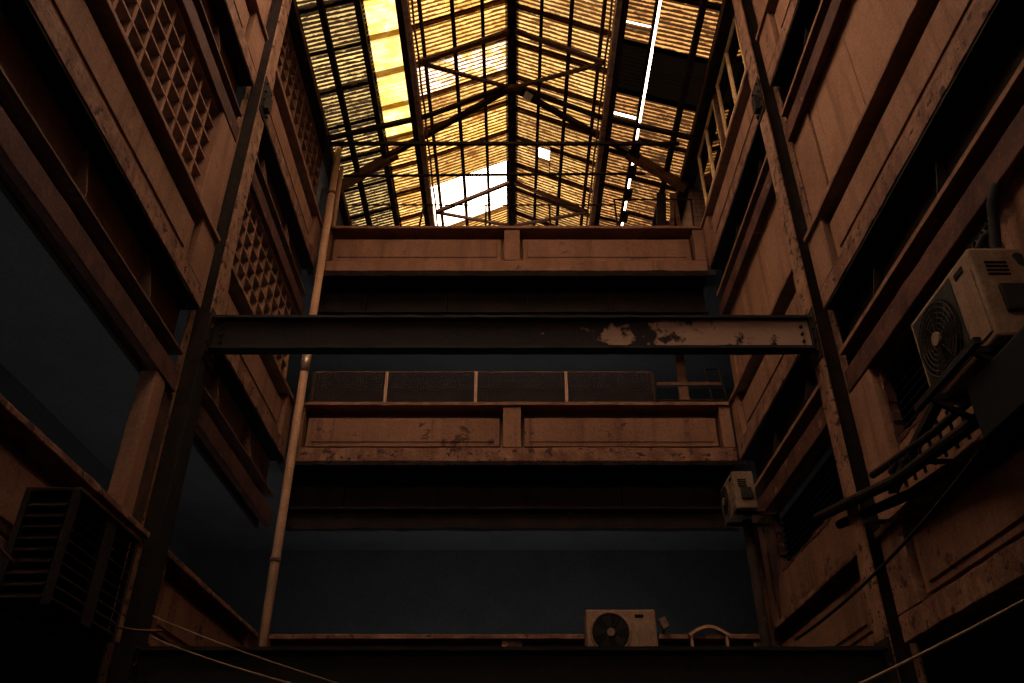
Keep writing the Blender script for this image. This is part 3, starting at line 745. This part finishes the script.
# dark louvred unit, lower left
t = thing('louvred_condenser', 'big dark louvred condenser box hung on the lower left wall', 'air conditioner', (-2.82, 5.35, 1.25), group='air conditioner outdoor units')
x0, x1, y0, y1, z0, z1 = -3.04, -2.70, 4.90, 5.88, 1.30, 2.02
MB().box(x0, x1-.05, y0+.05, y1-.03, z0, z1-.03).build('core', 'hole', t)
MB().box(x0, x1+.01, y0, y1, z1-.025, z1).build('top_cover', 'fin', t, .005)
m = MB()
for (a, b) in ((x0, y0), (x1-.04, y0), (x1-.04, y1-.04)): m.box(a, a+.04, b, b+.04, z0, z1-.025)
m.box(x1-.04, x1, y0+.45, y0+.60, z0, z1-.025)
m.each('corner_post', 'acdark', t)
for q in range(9):
    z = z0+.05+q*.07
    for a, b in ((y0+.05, y0+.44), (y0+.62, y1-.05)):
        m = MB(); m.bar((x1-.02, a, z), (x1-.02, b, z), .06, .012, (.7, 0, 1)); m.build('louvre', 'fin', t)
    m = MB(); m.bar((x0+.05, y0+.02, z), (x1-.06, y0+.02, z), .06, .012, (0, -.7, 1)); m.build('louvre', 'fin', t)

# ------------------------------------------------------------------ pipe rack on the right wall under the condenser
t = thing('pipe_rack', 'black rack of pipes and rungs running along the lower right wall', 'rack', (2.95, 5.8, 2.35))
def onwall(y, z, x=2.98): return (x, y, z)
m = MB(); 
MB().tube([(2.93, 7.65, 2.84), (2.93, 5.9, 2.50), (2.90, 4.2, 2.32), (2.86, 3.4, 2.25)], .045).build('long_pipe', 'roofsteel', t)
MB().tube([(3.02, 7.4, 2.68), (3.0, 5.9, 2.38), (2.96, 4.2, 2.18)], .04).build('lower_pipe', 'roofsteel', t)
MB().tube([(2.95, 6.35, 2.72), (2.92, 5.2, 2.55), (2.9, 4.2, 2.48)], .03).build('upper_pipe', 'roofsteel', t)
MB().bar((2.98, 6.15, 2.50), (2.9, 4.9, 2.72), .07, .05).build('cross_bar', 'roofsteel', t)
for q in range(9):
    y = 5.95-q*.16; m = MB().bar((2.92, y, 2.40-.02*q*.6), (2.92, y, 2.66-.02*q*.5), .018, .018); m.build('rung', 'roofsteel', t)
for y in (6.6, 5.4, 4.4): MB().box(2.9, XW-.006, y-.015, y+.015, 2.40, 2.43).build('arm', 'roofsteel', t)
m = MB().tube([(2.94, 5.7, 2.56), (2.96, 5.85, 2.62), (2.93, 5.98, 2.58)], .035); m.build('valve', 'roofsteel', t)
t = thing('equipment_box', 'black boxy unit in the shade below the large yellowed condenser', 'box', (2.86, 3.76, 2.0))
MB().box(2.62, XW-.006, 3.3, 4.22, 2.0, 2.36).build('casing', 'hole', t, .02)
# hoses and louvre above the right condenser
def sag(p, q, drop, n=18): 
    p, q = Vector(p), Vector(q); return [p.lerp(q, i/n)-Vector((0,0,drop*4*(i/n)*(1-i/n))) for i in range(n+1)]
tag(MB().tube([(3.02, 4.0, 2.72), (2.98, 3.9, 3.05), (3.06, 4.15, 3.3), (3.08, 4.05, 3.6), (3.12, 4.02, 3.72), (3.24, 4.0, 3.80)], .035).build('hose', 'cable', smooth=True), 'thick black hose rising behind the large yellowed condenser', 'hose', 'hoses above the condenser', 'thing')
tag(MB().tube([(3.04, 4.85, 3.02), (3.06, 4.6, 3.22), (3.07, 4.38, 3.42), (3.14, 4.33, 3.55), (3.22, 4.30, 3.6)], .028).build('hose', 'cable', smooth=True), 'thinner black hose slanting along the wall above the condenser', 'hose', 'hoses above the condenser', 'thing')
t = thing('wall_louvre', 'dim slatted vent in the wall above the large yellowed condenser', 'vent', (XW, 4.65, 3.3))
for q in range(12):
    y = 4.32+q*.055; MB().bar((XW-.02, y, 3.36), (XW-.02, y, 3.62), .014, .03, (1,0,0)).build('slat', 'girder', t)
m = MB(); m.box(XW-.03, XW, 4.27, 4.98, 3.33, 3.36); m.box(XW-.03, XW, 4.27, 4.98, 3.62, 3.65); m.each('frame_bar', 'darksteel', t)

# corner riser pipes below the small unit
for i, (x, y, r, mat, lab) in enumerate(((2.86, 9.75, .06, 'roofsteel', 'dark duct dropping from the small corner unit'), (3.0, 10.0, .05, 'girder', 'rusty riser pipe in the right back corner'), )):
    tag(MB().tube([(x, y, -H), (x, y, 3.58)], r, 12).build('riser_pipe', mat, smooth=True), lab, 'pipe', 'riser pipes in the right corner', 'thing')

# arched metal object and lamp box on the lowest end-gallery balcony
t = thing('arched_frame', 'pale arched metal frame standing on the lowest end-gallery balcony, right', 'frame', (2.36, YB+.06, PT[1]-.1))
pts = [(2.12+.48*i/12, YB-.06, 2.36+.10*math.sin(PI*i/12)) for i in range(13)]
m = MB()
for a, b in zip(pts, pts[1:]): m.bar(a, b, .08, .035)
m.build('arch', 'pipe', t)
for x in (2.15, 2.57): MB().box(x-.015, x+.015, YB-.08, YB-.03, 2.05, 2.37).build('leg', 'pipe', t)
t = thing('wall_lamp', 'small tilted lamp box right of the bottom pale unit', 'lamp', (1.83, YB-.1, 2.4))
MB().bar((1.80, YB-.08, 2.56), (1.86, YB-.08, 2.44), .07, .09).build('head', 'acdim', t, .008)
MB().tube([(1.83, YB-.08, 2.5), (1.83, YB+.02, 2.38)], .012).build('arm', 'darksteel', t)

# ------------------------------------------------------------------ cables
def cable(label, pts, r=.012, mat='palecable'):
    return tag(MB().tube(pts, r, 8).build('cable', mat, smooth=True), label, 'cable', 'loose cables across the bottom', 'thing')
cable('long pale cable slanting across the lower right corner', sag((1.36, 4.53, .63), (3.32, 4.87, 1.48), .02), .008)
cable('pale cable sloping down across the lower left from the column', sag((-2.86, 6.85, 1.55), (-.9, 5.3, .84), .03), .006)
cable('second cable just above the sloping one at lower left', sag((-2.86, 6.78, 1.70), (-.3, 5.9, .83), .05), .005)
cable('dark cable looping under the louvred condenser', sag((-3.0, 4.6, 1.62), (-2.75, 6.75, 1.58), .16), .010, 'girder')
cable('dark cable draped beside the right column foot', sag((3.0, 4.7, 2.30), (2.2, 6.7, 1.50), .10), .012, 'cable')

# ------------------------------------------------------------------ light
w = bpy.data.worlds.new('sky'); bpy.context.scene.world = w; w.use_nodes = True
nt = w.node_tree; nt.nodes.clear()
out = nt.nodes.new('ShaderNodeOutputWorld'); bg = nt.nodes.new('ShaderNodeBackground')
tc = nt.nodes.new('ShaderNodeTexCoord'); sp = nt.nodes.new('ShaderNodeSeparateXYZ'); nt.links.new(tc.outputs['Generated'], sp.inputs[0])
cr = nt.nodes.new('ShaderNodeValToRGB')
cr.color_ramp.elements[0].position = 0.; cr.color_ramp.elements[0].color = (.9,.68,.50,1)
cr.color_ramp.elements[1].position = .5; cr.color_ramp.elements[1].color = (1.,.77,.56,1)
nt.links.new(sp.outputs['Z'], cr.inputs[0]); nt.links.new(cr.outputs[0], bg.inputs['Color']); bg.inputs['Strength'].default_value = 8.8
nt.links.new(bg.outputs[0], out.inputs['Surface'])
# added cool fill lamp behind the viewer, lifting the blacks
def area(name, loc, rot, sx, sy, power, col):
    l = bpy.data.lights.new(name, 'AREA'); l.shape = 'RECTANGLE'; l.size = sx; l.size_y = sy; l.energy = power; l.color = col
    o = bpy.data.objects.new(name, l); C.objects.link(o); o.location = loc; o.rotation_euler = rot; o['kind'] = 'helper'
    return o
area('entrance_daylight', (0, -5.5, H-.5), (math.radians(115), 0, 0), 9, 4, 24, (.7, .9, 1.))
for k in (1, 2, 3):              # added fill lamps hidden low behind the balcony fronts, lifting gallery blacks
    for sx in (-1, 1):
        if sx > 0: continue
        area('gallery_daylight', (sx*4.4, 5, H+PB[k]+.25), (PI, 0, 0), 2.0, 12, 16, (.82, .95, 1.))
    if k < 3: area('gallery_daylight', (0, 12.3, H+PB[k]+.25), (PI, 0, 0), 6, 2.6, 17, (.82, .95, 1.))

# ------------------------------------------------------------------ camera
cam = bpy.data.cameras.new('camera'); co = bpy.data.objects.new('camera', cam); C.objects.link(co)
cam.sensor_width = 36; cam.lens = 834/1024*36; cam.clip_start = .05; cam.clip_end = 200
co.location = (0, 0, H); co.rotation_euler = (PI/2+math.atan2(527, 834), 0, 0)
bpy.context.scene.camera = co
sc = bpy.context.scene
sc.view_settings.view_transform = 'Standard'; sc.view_settings.look = 'None'; sc.view_settings.gamma = 1; sc.view_settings.use_curve_mapping = False
sc.view_settings.exposure = 0
sc.cycles.use_denoising = True
sc.cycles.max_bounces = 8; sc.cycles.diffuse_bounces = 3
